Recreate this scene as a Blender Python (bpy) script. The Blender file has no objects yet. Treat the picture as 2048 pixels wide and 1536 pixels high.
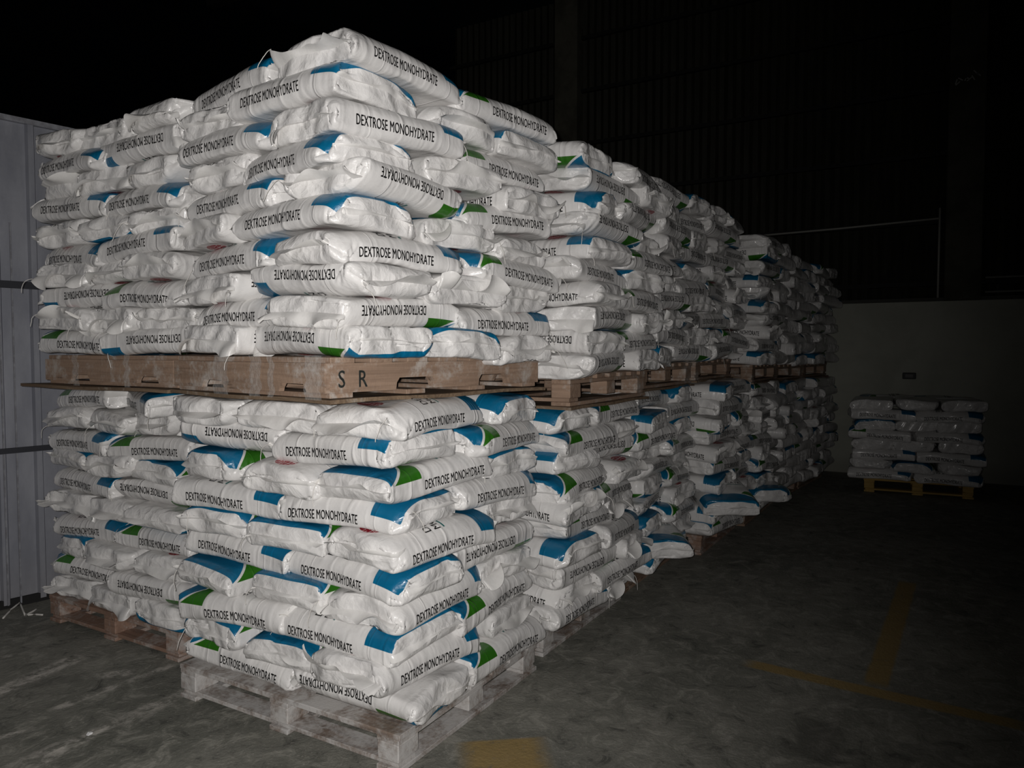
import bpy, bmesh, math, random
import numpy as np
from mathutils import Vector, Matrix, noise as mnoise

C = bpy.context.scene.collection
R = math.radians
SC = bpy.context.scene

# ------------------------------------------------------------------ camera
cam_d = bpy.data.cameras.new('camera')
cam_d.sensor_width = 36.0
cam_d.lens = 36.0 * 1500.0 / 2048.0
cam_d.clip_start = 0.02
cam = bpy.data.objects.new('camera', cam_d)
C.objects.link(cam)
YAW = 30.4
PITCH = math.degrees(math.atan(68 / 1500))
CAM = Vector((0, 0, 1.5))
cam.location = CAM
cam.rotation_euler = (R(90 - PITCH), 0, R(YAW - 90))
SC.camera = cam

# ------------------------------------------------------------------ light
w = bpy.data.worlds.new('night')
SC.world = w
w.use_nodes = True
w.node_tree.nodes['Background'].inputs[0].default_value = (0.55, 0.7, 1.0, 1)
w.node_tree.nodes['Background'].inputs[1].default_value = 0.00025
SC.view_settings.view_transform = 'Standard'
SC.view_settings.look = 'None'
SC.view_settings.gamma = 1
SC.view_settings.use_curve_mapping = False
SC.view_settings.exposure = 0.0

# the phone's own flash: a small lamp right beside the lens, turned left of the view so the right side falls darker
fl = bpy.data.lights.new('phone_flash', 'SPOT')
fl.energy = 285
fl.spot_size = R(124)
fl.spot_blend = 1.0
fl.shadow_soft_size = 0.012
fl.color = (1.0, 0.965, 0.94)
flash = bpy.data.objects.new('phone_flash', fl)
C.objects.link(flash)
fwd = Vector((math.cos(R(YAW)), math.sin(R(YAW)), 0))
rgt = Vector((math.sin(R(YAW)), -math.cos(R(YAW)), 0))
flash.location = CAM - rgt * 0.03 + Vector((0, 0, 0.02)) - fwd * 0.02
aim = (fwd - rgt * 0.40 + Vector((0, 0, -0.02))).normalized()
flash.rotation_euler = aim.to_track_quat('-Z', 'Y').to_euler()


# ------------------------------------------------------------------ node helper
class NT:
    def __init__(s, name):
        s.m = bpy.data.materials.new(name)
        s.m.use_nodes = True
        s.t = s.m.node_tree
        s.b = s.t.nodes['Principled BSDF']

    def n(s, kind, **kw):
        nd = s.t.nodes.new(kind)
        for k, v in kw.items():
            setattr(nd, k, v)
        return nd

    def put(s, inp, v):
        if isinstance(v, (int, float)):
            inp.default_value = v
        elif isinstance(v, (tuple, list)):
            inp.default_value = (*v, 1) if len(v) == 3 and inp.type == 'RGBA' else v
        else:
            s.t.links.new(v, inp)

    def math(s, op, a, b=0.0, c=None, clamp=False):
        nd = s.n('ShaderNodeMath', operation=op, use_clamp=clamp)
        s.put(nd.inputs[0], a)
        s.put(nd.inputs[1], b)
        if c is not None:
            s.put(nd.inputs[2], c)
        return nd.outputs[0]

    def mix(s, f, a, b):
        nd = s.n('ShaderNodeMix', data_type='RGBA')
        s.put(nd.inputs['Factor'], f)
        s.put(nd.inputs['A'], a)
        s.put(nd.inputs['B'], b)
        return nd.outputs['Result']

    def step(s, x, a, b):       # smooth 0..1 between a and b
        nd = s.n('ShaderNodeMapRange', interpolation_type='SMOOTHSTEP')
        s.put(nd.inputs[0], x)
        nd.inputs[1].default_value = a
        nd.inputs[2].default_value = b
        return nd.outputs[0]

    def noise(s, vec, scale, detail=3, rough=0.5, dist=0.0):
        nd = s.n('ShaderNodeTexNoise')
        if vec is not None:
            s.put(nd.inputs['Vector'], vec)
        nd.inputs['Scale'].default_value = scale
        nd.inputs['Detail'].default_value = detail
        nd.inputs['Roughness'].default_value = rough
        nd.inputs['Distortion'].default_value = dist
        return nd.outputs['Fac']

    def sep(s, v):
        nd = s.n('ShaderNodeSeparateXYZ')
        s.put(nd.inputs[0], v)
        return nd.outputs

    def comb(s, x, y, z=0.0):
        nd = s.n('ShaderNodeCombineXYZ')
        s.put(nd.inputs[0], x)
        s.put(nd.inputs[1], y)
        s.put(nd.inputs[2], z)
        return nd.outputs[0]

    def bump(s, h, strength, dist, normal=None):
        nd = s.n('ShaderNodeBump')
        nd.inputs['Strength'].default_value = strength
        nd.inputs['Distance'].default_value = dist
        s.put(nd.inputs['Height'], h)
        if normal is not None:
            s.put(nd.inputs['Normal'], normal)
        return nd.outputs[0]

    def box(s, x, a, b, e=0.0006):       # 1 inside a..b
        return s.math('MULTIPLY', s.step(x, a - e, a + e), s.math('SUBTRACT', 1.0, s.step(x, b - e, b + e)))

    def out(s, col=None, rough=None, normal=None, spec=None):
        if col is not None:
            s.put(s.b.inputs['Base Color'], col)
        if rough is not None:
            s.put(s.b.inputs['Roughness'], rough)
        if normal is not None:
            s.put(s.b.inputs['Normal'], normal)
        if spec is not None:
            s.b.inputs['Specular IOR Level'].default_value = spec
        return s.m


# sack rest shape, metres: u runs from the head (0) to the printed foot (SL); s runs round the sack, 0 = middle of the face
SL, SP = 0.70, 0.94          # length, girth
QW = SP / 4                  # s of the side fold
NU, NR = 97, 128


def sack_material():
    t = NT('white_sack_film')
    uv = t.n('ShaderNodeUVMap', uv_map='sack').outputs[0]
    x, y, _ = t.sep(uv)
    u = t.math('MULTIPLY', x, SL)
    s = t.math('MULTIPLY', t.math('SUBTRACT', y, 0.5), SP)
    oi = t.n('ShaderNodeObjectInfo').outputs['Random']
    # foot band: blue, a white arc, then green
    flank = QW - 0.022
    foot = t.math('SUBTRACT', 1.0, t.step(u, 0.651, 0.653))
    dx = t.math('SUBTRACT', u, 0.725)
    dy = t.math('SUBTRACT', s, 0.015)
    rr = t.math('SQRT', t.math('ADD', t.math('MULTIPLY', dx, dx), t.math('MULTIPLY', dy, dy)))
    neg = t.math('GREATER_THAN', 0.015, s)
    lead = t.math('ADD', 0.5165, t.math('MULTIPLY', t.math('POWER', t.math('ABSOLUTE', t.math('ADD', s, 0.06)), 2.0), 0.35))
    inband = t.step(t.math('SUBTRACT', u, lead), -0.0008, 0.0008)
    indisc = t.math('SUBTRACT', 1.0, t.step(rr, 0.2085, 0.2100))
    shape = t.math('ADD', t.math('MULTIPLY', neg, inband), t.math('MULTIPLY', t.math('SUBTRACT', 1.0, neg), indisc))
    blue = t.math('MULTIPLY', t.math('MULTIPLY', shape, foot), t.box(s, -flank, flank, 0.0008))
    gl = t.math('SUBTRACT', s, t.math('SUBTRACT', 0.135, t.math('MULTIPLY', t.math('SUBTRACT', u, 0.478), 0.9)))
    green = t.math('MULTIPLY', t.math('MULTIPLY', foot, t.step(u, 0.484, 0.4855)), t.math('MULTIPLY', t.step(rr, 0.2185, 0.2200), t.step(gl, 0.0, 0.0012)))
    green = t.math('MULTIPLY', green, t.math('SUBTRACT', 1.0, t.step(s, flank - 0.0008, flank + 0.0008)))
    # red round emblem near the head
    ex = t.math('DIVIDE', t.math('SUBTRACT', u, 0.125), 0.042)
    ey = t.math('DIVIDE', t.math('ADD', s, 0.015), 0.050)
    er = t.math('SQRT', t.math('ADD', t.math('MULTIPLY', ex, ex), t.math('MULTIPLY', ey, ey)))
    disc = t.math('SUBTRACT', 1.0, t.step(er, 0.985, 1.0))
    curve = t.math('MULTIPLY', t.math('MULTIPLY', ey, ey), 0.012)
    v1 = t.math('PINGPONG', t.math('ADD', s, 0.5), 0.0075)
    v2 = t.math('PINGPONG', t.math('ADD', t.math('ADD', u, curve), 0.5), 0.0105)
    l1 = t.math('SUBTRACT', 1.0, t.step(v1, 0.0011, 0.0016))
    l2 = t.math('SUBTRACT', 1.0, t.step(v2, 0.0011, 0.0016))
    cell = t.n('ShaderNodeTexWhiteNoise', noise_dimensions='2D')
    t.put(cell.inputs['Vector'], t.comb(t.math('FLOOR', t.math('DIVIDE', t.math('ADD', u, curve), 0.0105)),
                                        t.math('FLOOR', t.math('DIVIDE', s, 0.015))))
    pick = t.math('GREATER_THAN', cell.outputs['Value'], 0.45)
    pick2 = t.math('GREATER_THAN', cell.outputs['Value'], 0.72)
    lines = t.math('MAXIMUM', t.math('MULTIPLY', l1, pick), t.math('MULTIPLY', l2, t.math('SUBTRACT', 1.0, pick2)))
    cross = t.math('SUBTRACT', 1.0, t.step(t.math('ABSOLUTE', ex), 0.03, 0.05))
    lines = t.math('MAXIMUM', lines, cross)
    red = t.math('MULTIPLY', disc, t.math('SUBTRACT', 1.0, lines))
    # dust and faint grime
    p3 = t.comb(u, s, t.math('MULTIPLY', oi, 40.0))
    gr = t.noise(p3, 9, 4, 0.6)
    white = t.mix(t.step(gr, 0.35, 0.75), (0.80, 0.79, 0.775), (0.71, 0.70, 0.69))
    col = t.mix(blue, white, (0.002, 0.135, 0.27))
    col = t.mix(green, col, (0.028, 0.15, 0.010))
    col = t.mix(red, col, (0.30, 0.006, 0.018))
    # fine wrinkles: pleats square to the side folds, sharp crumple at the ends, belts pressed round the sack
    side = t.step(t.math('ABSOLUTE', t.math('SUBTRACT', t.math('ABSOLUTE', s), QW)), 0.15, 0.02)
    off = t.math('MULTIPLY', oi, 17.0)

    def ridged(vec, scale, detail=4, dist=0.4):
        nd = t.n('ShaderNodeTexNoise', noise_type='RIDGED_MULTIFRACTAL')
        t.put(nd.inputs['Vector'], vec)
        nd.inputs['Scale'].default_value = scale
        nd.inputs['Detail'].default_value = detail
        nd.inputs['Roughness'].default_value = 0.45
        nd.inputs['Distortion'].default_value = dist
        return nd.outputs['Fac']
    pl = ridged(t.comb(t.math('ADD', t.math('MULTIPLY', u, 26.0), off), t.math('MULTIPLY', s, 5.0), off), 1.0, 3, 0.5)
    endm = t.math('MAXIMUM', t.step(u, 0.12, 0.02), t.step(u, SL - 0.12, SL - 0.02))
    cr = ridged(t.comb(t.math('ADD', t.math('MULTIPLY', u, 9.0), off), t.math('MULTIPLY', s, 9.0), off), 1.0, 4, 0.8)
    vo = t.n('ShaderNodeTexVoronoi', feature='F1')
    dn = t.noise(t.comb(t.math('MULTIPLY', u, 9.0), t.math('MULTIPLY', s, 9.0), off), 1.0, 3)
    t.put(vo.inputs['Vector'], t.comb(t.math('ADD', t.math('MULTIPLY', u, 22.0), t.math('MULTIPLY', dn, 3.0)), t.math('ADD', t.math('MULTIPLY', s, 17.0), t.math('MULTIPLY', dn, 2.0)), off))
    vo.inputs['Scale'].default_value = 1.0
    n2 = t.noise(t.comb(t.math('ADD', t.math('MULTIPLY', u, 14.0), off), t.math('MULTIPLY', s, 14.0), off), 1.0, 5, 0.6, 1.0)
    h = t.math('MULTIPLY', pl, t.math('ADD', t.math('MULTIPLY', side, 0.36), 0.08))
    h = t.math('ADD', h, t.math('MULTIPLY', cr, t.math('ADD', t.math('MULTIPLY', endm, 0.28), 0.13)))
    h = t.math('ADD', h, t.math('MULTIPLY', n2, t.math('ADD', t.math('MULTIPLY', endm, 0.3), 0.15)))
    h = t.math('ADD', h, t.math('MULTIPLY', vo.outputs['Distance'], t.math('ADD', t.math('MULTIPLY', endm, 0.36), 0.05)))
    for c0, k in ((0.19, 0.02), (0.545, 0.03)):
        wv = t.math('ADD', u, t.math('MULTIPLY', t.math('SUBTRACT', t.noise(t.comb(s, off, 1.0), 5, 2), 0.5), k))
        d = t.math('ABSOLUTE', t.math('SUBTRACT', wv, c0))
        h = t.math('ADD', h, t.math('MULTIPLY', t.step(d, 0.006, 0.0), 0.07))
    nb = t.bump(h, 1.0, 0.016)
    rough = t.math('ADD', 0.22, t.math('MULTIPLY', gr, 0.28))
    t.out(col, rough, nb, 0.5)
    t.b.inputs['Coat Weight'].default_value = 0.25
    t.b.inputs['Coat Roughness'].default_value = 0.12
    return t.m


def plain(name, col, rough=0.6, spec=0.3, nscale=None, col2=None):
    t = NT(name)
    if nscale:
        tc = t.n('ShaderNodeTexCoord').outputs['Object']
        f = t.noise(tc, nscale, 5, 0.6)
        c = t.mix(t.step(f, 0.35, 0.65), col, col2)
        return t.out(c, rough, t.bump(f, 0.3, 0.01), spec)
    return t.out(col, rough, None, spec)


def wood(name, base, dark, dust, dustamt, axis='y'):
    t = NT(name)
    tc = t.n('ShaderNodeTexCoord').outputs['Object']
    oi = t.n('ShaderNodeObjectInfo').outputs['Random']
    x, y, z = t.sep(tc)
    off = t.math('MULTIPLY', oi, 30.0)
    a, b = (y, x) if axis == 'y' else (x, y)
    g = t.comb(t.math('ADD', t.math('MULTIPLY', a, 2.2), off), t.math('MULTIPLY', b, 38.0), t.math('MULTIPLY', z, 38.0))
    f = t.noise(g, 1.0, 5, 0.65, 0.8)
    knots = t.noise(t.comb(t.math('ADD', a, off), t.math('MULTIPLY', b, 5.0), t.math('MULTIPLY', z, 5.0)), 6, 2, 0.5)
    col = t.mix(t.step(f, 0.3, 0.75), base, dark)
    col = t.mix(t.math('MULTIPLY', t.step(knots, 0.66, 0.74), 0.7), col, tuple(c * 0.45 for c in dark))
    geo = t.n('ShaderNodeNewGeometry').outputs['Position']
    dn = t.noise(geo, 6.5, 6, 0.68, 0.5)
    dn2 = t.noise(geo, 60, 3, 0.6)
    dm = t.step(t.math('ADD', dn, t.math('MULTIPLY', dn2, 0.25)), 0.86 - dustamt, 1.0 - dustamt * 0.65)
    col = t.mix(t.math('MULTIPLY', dm, 0.85), col, dust)
    return t.out(col, 0.75, t.bump(t.math('ADD', f, dn2), 0.35, 0.004), 0.25)


M = {}
M['film'] = sack_material()
M['black'] = plain('black_print', (0.012, 0.012, 0.012), 0.4)
M['teal'] = plain('teal_print', (0.004, 0.13, 0.12), 0.4)
M['flap'] = plain('flap_film', (0.80, 0.79, 0.77), 0.3, 0.5, 14, (0.72, 0.71, 0.69))
M['thread'] = plain('thread_white', (0.72, 0.70, 0.66), 0.7)
M['wood_dusty'] = wood('whitewashed_wood', (0.25, 0.19, 0.15), (0.13, 0.10, 0.085), (0.60, 0.59, 0.575), 0.40)
M['wood_dusty_x'] = wood('whitewashed_wood_x', (0.25, 0.19, 0.15), (0.13, 0.10, 0.085), (0.60, 0.59, 0.575), 0.40, 'x')
M['wood'] = wood('pine_wood', (0.36, 0.25, 0.18), (0.23, 0.155, 0.11), (0.5, 0.46, 0.42), 0.26)
M['wood_x'] = wood('pine_wood_x', (0.36, 0.25, 0.18), (0.23, 0.155, 0.11), (0.5, 0.46, 0.42), 0.26, 'x')
M['wood_red'] = wood('reddish_wood', (0.33, 0.21, 0.155), (0.21, 0.135, 0.10), (0.5, 0.46, 0.43), 0.30)
M['wood_red_x'] = wood('reddish_wood_x', (0.33, 0.21, 0.155), (0.21, 0.135, 0.10), (0.5, 0.46, 0.43), 0.30, 'x')
M['wood_yellow'] = wood('yellow_wood', (0.62, 0.42, 0.14), (0.40, 0.26, 0.08), (0.5, 0.44, 0.3), 0.12)
M['wood_yellow_x'] = wood('yellow_wood_x', (0.62, 0.42, 0.14), (0.40, 0.26, 0.08), (0.5, 0.44, 0.3), 0.12, 'x')
M['sheet'] = wood('thin_board', (0.24, 0.17, 0.11), (0.13, 0.09, 0.06), (0.36, 0.32, 0.27), 0.2)
M['stencil'] = plain('stencil_paint', (0.05, 0.055, 0.05), 0.7)


def floor_material():
    t = NT('dirty_concrete')
    geo = t.n('ShaderNodeNewGeometry').outputs['Position']
    x, y, _ = t.sep(geo)
    a = t.noise(geo, 1.3, 6, 0.65, 0.4)
    b = t.noise(geo, 9, 7, 0.74, 0.8)
    c = t.noise(geo, 60, 4, 0.65)
    col = t.mix(t.step(a, 0.3, 0.7), (0.15, 0.152, 0.130), (0.26, 0.255, 0.222))
    col = t.mix(t.math('MULTIPLY', t.step(b, 0.48, 0.66), 0.7), col, (0.38, 0.37, 0.325))
    col = t.mix(t.math('MULTIPLY', t.step(b, 0.46, 0.32), 0.8), col, (0.075, 0.075, 0.068))
    col = t.mix(t.math('MULTIPLY', t.step(c, 0.58, 0.72), 0.5), col, (0.46, 0.44, 0.40))
    wob = t.math('MULTIPLY', t.math('SUBTRACT', t.noise(geo, 3.5, 5, 0.65), 0.5), 1.0)

    def seg(p, q, wdt, soft, wv):
        (px, py), (qx, qy) = p, q
        L = math.hypot(qx - px, qy - py)
        dx, dy = (qx - px) / L, (qy - py) / L
        rx = t.math('SUBTRACT', x, px)
        ry = t.math('SUBTRACT', y, py)
        al = t.math('ADD', t.math('MULTIPLY', rx, dx), t.math('MULTIPLY', ry, dy))
        pe = t.math('ADD', t.math('MULTIPLY', rx, -dy), t.math('MULTIPLY', ry, dx))
        pe = t.math('ABSOLUTE', t.math('ADD', pe, t.math('MULTIPLY', wob, wv)))
        m1 = t.step(pe, wdt + soft, wdt)
        m2 = t.box(al, 0.0, L, 0.05)
        return t.math('MULTIPLY', m1, m2)
    br = t.noise(geo, 16, 5, 0.7)
    # yellow floor lines, worn
    wear = t.step(t.math('ADD', t.math('MULTIPLY', br, 0.6), t.math('MULTIPLY', b, 0.5)), 0.30, 0.52)
    for p, q, ww in FLOOR_LINES:
        col = t.mix(t.math('MULTIPLY', t.math('MULTIPLY', seg(p, q, ww, 0.02, 0.03), wear), 0.88), col, (0.34, 0.235, 0.085))
    # spilt powder dragged over the floor
    for p, q, ww, k, wv in DUST_STREAKS:
        m = t.math('MULTIPLY', seg(p, q, ww, ww * 1.6, wv), t.step(br, 0.40, 0.62))
        col = t.mix(t.math('MULTIPLY', m, k), col, (0.78, 0.73, 0.67))
    for p, q, ww, k, wv in DARK_STREAKS:
        col = t.mix(t.math('MULTIPLY', seg(p, q, ww, ww * 1.5, wv), k), col, (0.05, 0.05, 0.045))
    h = t.math('ADD', t.math('MULTIPLY', b, 0.6), t.math('MULTIPLY', c, 0.4))
    return t.out(col, t.math('ADD', 0.55, t.math('MULTIPLY', a, 0.3)), t.bump(h, 0.8, 0.012), 0.25)


def at_floor(px, py, z=0.0):      # floor point behind a spot of the picture, used to lay out marks on the floor
    F0, U0 = fwd, Vector((0, 0, 1))
    p = R(PITCH)
    F = F0 * math.cos(p) - U0 * math.sin(p)
    U = U0 * math.cos(p) + F0 * math.sin(p)
    d = F + rgt * ((px - 1024) / 1500) - U * ((py - 768) / 1500)
    t = (z - CAM.z) / d.z
    return (CAM.x + d.x * t, CAM.y + d.y * t)


A_ = at_floor
FLOOR_LINES = [(A_(1500, 1327), A_(2046, 1452), 0.035), (A_(1752, 1368), A_(1815, 1165), 0.04),
               (A_(930, 1515), A_(1085, 1505), 0.10)]
DUST_STREAKS = [(A_(-60, 1408), A_(160, 1312), 0.028, 0.62, 0.05), (A_(60, 1535), A_(220, 1450), 0.016, 0.4, 0.04),
                (A_(20, 1536), A_(330, 1400), 0.02, 0.30, 0.04), (A_(105, 1420), A_(345, 1330), 0.014, 0.5, 0.05),
                (A_(205, 1352), A_(262, 1344), 0.02, 0.6, 0.03), (A_(-20, 1480), A_(50, 1462), 0.01, 0.55, 0.03),
                (A_(0, 1315), A_(34, 1308), 0.01, 0.4, 0.01), (A_(250, 1450), A_(410, 1360), 0.02, 0.22, 0.05),
                (A_(1300, 1500), A_(1340, 1360), 0.012, 0.10, 0.03), (A_(1640, 1500), A_(1690, 1380), 0.012, 0.10, 0.03),
                (A_(1480, 1520), A_(1420, 1400), 0.012, 0.10, 0.03)]
DARK_STREAKS = [(A_(1610, 1520), A_(1640, 1440), 0.05, 0.5, 0.2), (A_(60, 1368), A_(170, 1352), 0.03, 0.35, 0.1)]


# ------------------------------------------------------------------ mesh helpers
def link(name, verts, faces, mats, parent=None, smooth=False, midx=None):
    me = bpy.data.meshes.new(name)
    me.from_pydata([tuple(v) for v in verts], [], [tuple(f) for f in faces])
    for m in (mats if isinstance(mats, list) else [mats]):
        me.materials.append(m)
    if midx is not None:
        me.polygons.foreach_set('material_index', midx)
    if smooth:
        me.polygons.foreach_set('use_smooth', [True] * len(me.polygons))
    me.update()
    o = bpy.data.objects.new(name, me)
    C.objects.link(o)
    if parent:
        o.parent = parent
    return o


def tag(o, label, cat, group=None, kind=None):
    if label:
        o['label'] = label
    if cat:
        o['category'] = cat
    if group:
        o['group'] = group
    if kind:
        o['kind'] = kind
    return o


class MB:
    def __init__(s):
        s.bm = bmesh.new()

    def box(s, a, b, bev=0.0):
        m = Matrix.Translation([(a[i] + b[i]) / 2 for i in range(3)]) @ Matrix.Diagonal([abs(b[i] - a[i]) for i in range(3)] + [1])
        r = bmesh.ops.create_cube(s.bm, size=1, matrix=m)
        if bev:
            es = list({e for v in r['verts'] for e in v.link_edges})
            bmesh.ops.bevel(s.bm, geom=es, offset=bev, segments=1, affect='EDGES')
        return s

    def poly(s, pts, y0, y1, axis='y'):      # outline in (a, z) pushed along the other axis
        def P(a, z, t):
            return (a, t, z) if axis == 'y' else (t, a, z)
        v0 = [s.bm.verts.new(P(a, z, y0)) for a, z in pts]
        v1 = [s.bm.verts.new(P(a, z, y1)) for a, z in pts]
        n = len(pts)
        s.bm.faces.new(v0)
        s.bm.faces.new(list(reversed(v1)))
        for i in range(n):
            s.bm.faces.new((v0[i], v0[(i + 1) % n], v1[(i + 1) % n], v1[i]))
        return s

    def build(s, name, mat, parent=None):
        bmesh.ops.recalc_face_normals(s.bm, faces=s.bm.faces)
        bmesh.ops.triangulate(s.bm, faces=[f for f in s.bm.faces if len(f.verts) > 4])
        me = bpy.data.meshes.new(name)
        s.bm.to_mesh(me)
        s.bm.free()
        me.materials.append(mat)
        o = bpy.data.objects.new(name, me)
        C.objects.link(o)
        if parent:
            o.parent = parent
        return o


def tube_data(pts, r, sides=5):
    vs, fs = [], []
    n = len(pts)
    for i, p in enumerate(pts):
        d = (Vector(pts[min(i + 1, n - 1)]) - Vector(pts[max(i - 1, 0)])).normalized()
        a = d.orthogonal().normalized()
        b = d.cross(a)
        for k in range(sides):
            t = 2 * math.pi * k / sides
            vs.append(Vector(p) + (a * math.cos(t) + b * math.sin(t)) * r)
    for i in range(n - 1):
        for k in range(sides):
            q = (k + 1) % sides
            fs.append((i * sides + k, i * sides + q, (i + 1) * sides + q, (i + 1) * sides + k))
    fs.append(tuple(range(sides))[::-1])
    fs.append(tuple((n - 1) * sides + k for k in range(sides)))
    return vs, fs


# ------------------------------------------------------------------ setting
def build_setting():
    fo = link('floor', [(-3, -9, 0), (16, -9, 0), (16, 9, 0), (-3, 9, 0)], [(0, 1, 2, 3)], floor_material())
    fo['kind'] = 'structure'

    # corrugated metal partition on the left
    t = NT('galvanised_sheet')
    geo = t.n('ShaderNodeNewGeometry').outputs['Position']
    x, y, z = t.sep(geo)
    g = t.noise(t.comb(t.math('MULTIPLY', x, 3.0), t.math('MULTIPLY', y, 3.0), t.math('MULTIPLY', z, 0.8)), 2.0, 5, 0.6)
    sp = t.noise(geo, 30, 4, 0.6)
    col = t.mix(t.step(g, 0.3, 0.7), (0.26, 0.27, 0.31), (0.36, 0.37, 0.41))
    col = t.mix(t.math('MULTIPLY', t.step(z, 0.35, 0.0), 0.25), col, (0.38, 0.36, 0.35))
    metal = t.out(col, t.math('ADD', 0.42, t.math('MULTIPLY', sp, 0.2)), t.bump(sp, 0.15, 0.003), 0.5)
    metal.node_tree.nodes['Principled BSDF'].inputs['Metallic'].default_value = 0.35
    p0 = Vector((*at_floor(0, 1219), 0))
    dirw = Vector((math.cos(R(-9)), math.sin(R(-9)), 0))
    nrm = Vector((dirw.y, -dirw.x, 0))       # towards the aisle
    H = 2.83
    prof = []
    L0, L1 = -1.6, 1.95
    a = L0
    k = 0
    # wide shallow pans between narrow raised ribs
    while a < L1:
        prof += [(a, 0.0), (a + 0.085, 0.0), (a + 0.095, 0.022), (a + 0.125, 0.022), (a + 0.135, 0.0)]
        a += 0.19
    vs, fs = [], []
    for al, d in prof:
        for zz in (0.02, H):
            q = p0 + dirw * al + nrm * d
            vs.append((q.x, q.y, zz))
    for i in range(len(prof) - 1):
        fs.append((2 * i, 2 * i + 2, 2 * i + 3, 2 * i + 1))
    pw = link('wall_left', vs, fs, metal)
    so = pw.modifiers.new('thick', 'SOLIDIFY')
    so.thickness = 0.004
    pw['kind'] = 'structure'

    def bar(name, z0, z1, d0, d1, mat, l0=L0, l1=L1):
        v = []
        for al in (l0, l1):
            for d in (d0, d1):
                for zz in (z0, z1):
                    q = p0 + dirw * al + nrm * d
                    v.append((q.x, q.y, zz))
        f = [(0, 1, 3, 2), (4, 6, 7, 5), (0, 4, 5, 1), (2, 3, 7, 6), (1, 5, 7, 3), (0, 2, 6, 4)]
        o = link(name, v, f, mat)
        o['kind'] = 'structure'
        return o
    dark = plain('dark_steel', (0.035, 0.037, 0.045), 0.55)
    pale = plain('pale_steel', (0.30, 0.31, 0.34), 0.4, 0.5, 20, (0.2, 0.2, 0.22))
    bar('trim_1', 1.855, 1.895, 0.03, 0.06, dark)
    bar('trim_2', 0.905, 0.935, 0.03, 0.055, dark)
    bar('trim_3', H - 0.02, H + 0.01, -0.01, 0.03, pale)
    for i, al in enumerate((0.03, 0.095)):
        bar('trim_%d' % (4 + i), 0.02, H - 0.1 - 0.5 * i, 0.025, 0.034, pale, al, al + 0.008)
    bar('gap_shade_left', 0, 0.05, 0.0, 0.02, plain('gap_shade_black', (0.02, 0.02, 0.02), 0.9))  # black strip standing in for the shade of the gap under the sheet

    # far wall: painted masonry below, dark corrugated sheet above, a concrete column
    t = NT('painted_masonry')
    geo = t.n('ShaderNodeNewGeometry').outputs['Position']
    x, y, z = t.sep(geo)
    g = t.noise(geo, 1.6, 6, 0.65, 0.4)
    sc = t.noise(geo, 22, 5, 0.7)
    col = t.mix(t.step(g, 0.3, 0.7), (0.52, 0.53, 0.46), (0.42, 0.43, 0.37))
    col = t.mix(t.math('MULTIPLY', t.step(sc, 0.66, 0.74), 0.4), col, (0.14, 0.13, 0.11))
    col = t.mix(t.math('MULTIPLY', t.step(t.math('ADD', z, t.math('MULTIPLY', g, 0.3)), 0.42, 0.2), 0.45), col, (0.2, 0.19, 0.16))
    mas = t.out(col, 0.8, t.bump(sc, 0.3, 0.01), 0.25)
    XW = 9.95
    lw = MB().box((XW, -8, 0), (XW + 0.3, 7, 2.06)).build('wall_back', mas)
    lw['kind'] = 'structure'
    ledge = MB().box((XW - 0.03, -8, 2.06), (XW + 0.3, 7, 2.10)).build('trim_6', plain('ledge_concrete', (0.08, 0.08, 0.07), 0.85))
    ledge['kind'] = 'structure'
    t = NT('old_cladding')
    geo = t.n('ShaderNodeNewGeometry').outputs['Position']
    x, y, z = t.sep(geo)
    st = t.noise(t.comb(t.math('MULTIPLY', x, 1.0), t.math('MULTIPLY', y, 12.0), t.math('MULTIPLY', z, 1.2)), 1.0, 5, 0.7)
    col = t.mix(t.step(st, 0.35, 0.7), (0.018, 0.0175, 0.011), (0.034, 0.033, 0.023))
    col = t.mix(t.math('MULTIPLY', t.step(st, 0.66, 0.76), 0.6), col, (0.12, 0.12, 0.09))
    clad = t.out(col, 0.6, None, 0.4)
    vs, fs = [], []
    n = 0
    yy = -8.0
    while yy < 7:
        d = 0.0 if n % 2 == 0 else 0.03
        vs += [(XW + 0.12 - d, yy, 2.1), (XW + 0.12 - d, yy, 6.6)]
        n += 1
        yy += 0.055
    for i in range(n - 1):
        fs.append((2 * i, 2 * i + 1, 2 * i + 3, 2 * i + 2))
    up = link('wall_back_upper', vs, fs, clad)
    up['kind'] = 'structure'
    gm = plain('girt_steel', (0.015, 0.015, 0.013), 0.7)
    i = 7
    for z0 in (2.24, 2.95, 3.72, 4.45, 5.2, 5.95):
        g_ = MB().box((XW + 0.02, -8, z0), (XW + 0.08, 7, z0 + 0.05)).build('trim_%d' % i, gm)
        g_['kind'] = 'structure'
        i += 1
    rail = plain('grey_paint', (0.22, 0.22, 0.20), 0.6)
    for z0 in (2.14, 2.30):
        g_ = MB().box((XW - 0.01, -8, z0), (XW + 0.02, -0.30, z0 + 0.018)).build('trim_%d' % i, rail)
        g_['kind'] = 'structure'
        i += 1
    conc = plain('column_concrete', (0.06, 0.058, 0.044), 0.85, 0.25, 3, (0.10, 0.097, 0.075))
    for y0, y1 in ((-0.26, 0.10), (4.7, 5.06)):
        c_ = MB().box((XW - 0.12, y0, 2.06), (XW + 0.2, y1, 6.6), 0.01).build('trim_%d' % i, conc)
        c_['kind'] = 'structure'
        i += 1
    # roof high above, hardly lit
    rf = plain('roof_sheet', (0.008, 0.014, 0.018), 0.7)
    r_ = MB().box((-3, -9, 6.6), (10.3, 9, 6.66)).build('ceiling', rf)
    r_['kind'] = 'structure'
    for x0 in (4.0, 7.0):
        b_ = MB().box((x0, -9, 6.25), (x0 + 0.12, 9, 6.6)).build('trim_%d' % i, gm)
        b_['kind'] = 'structure'
        i += 1
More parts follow.
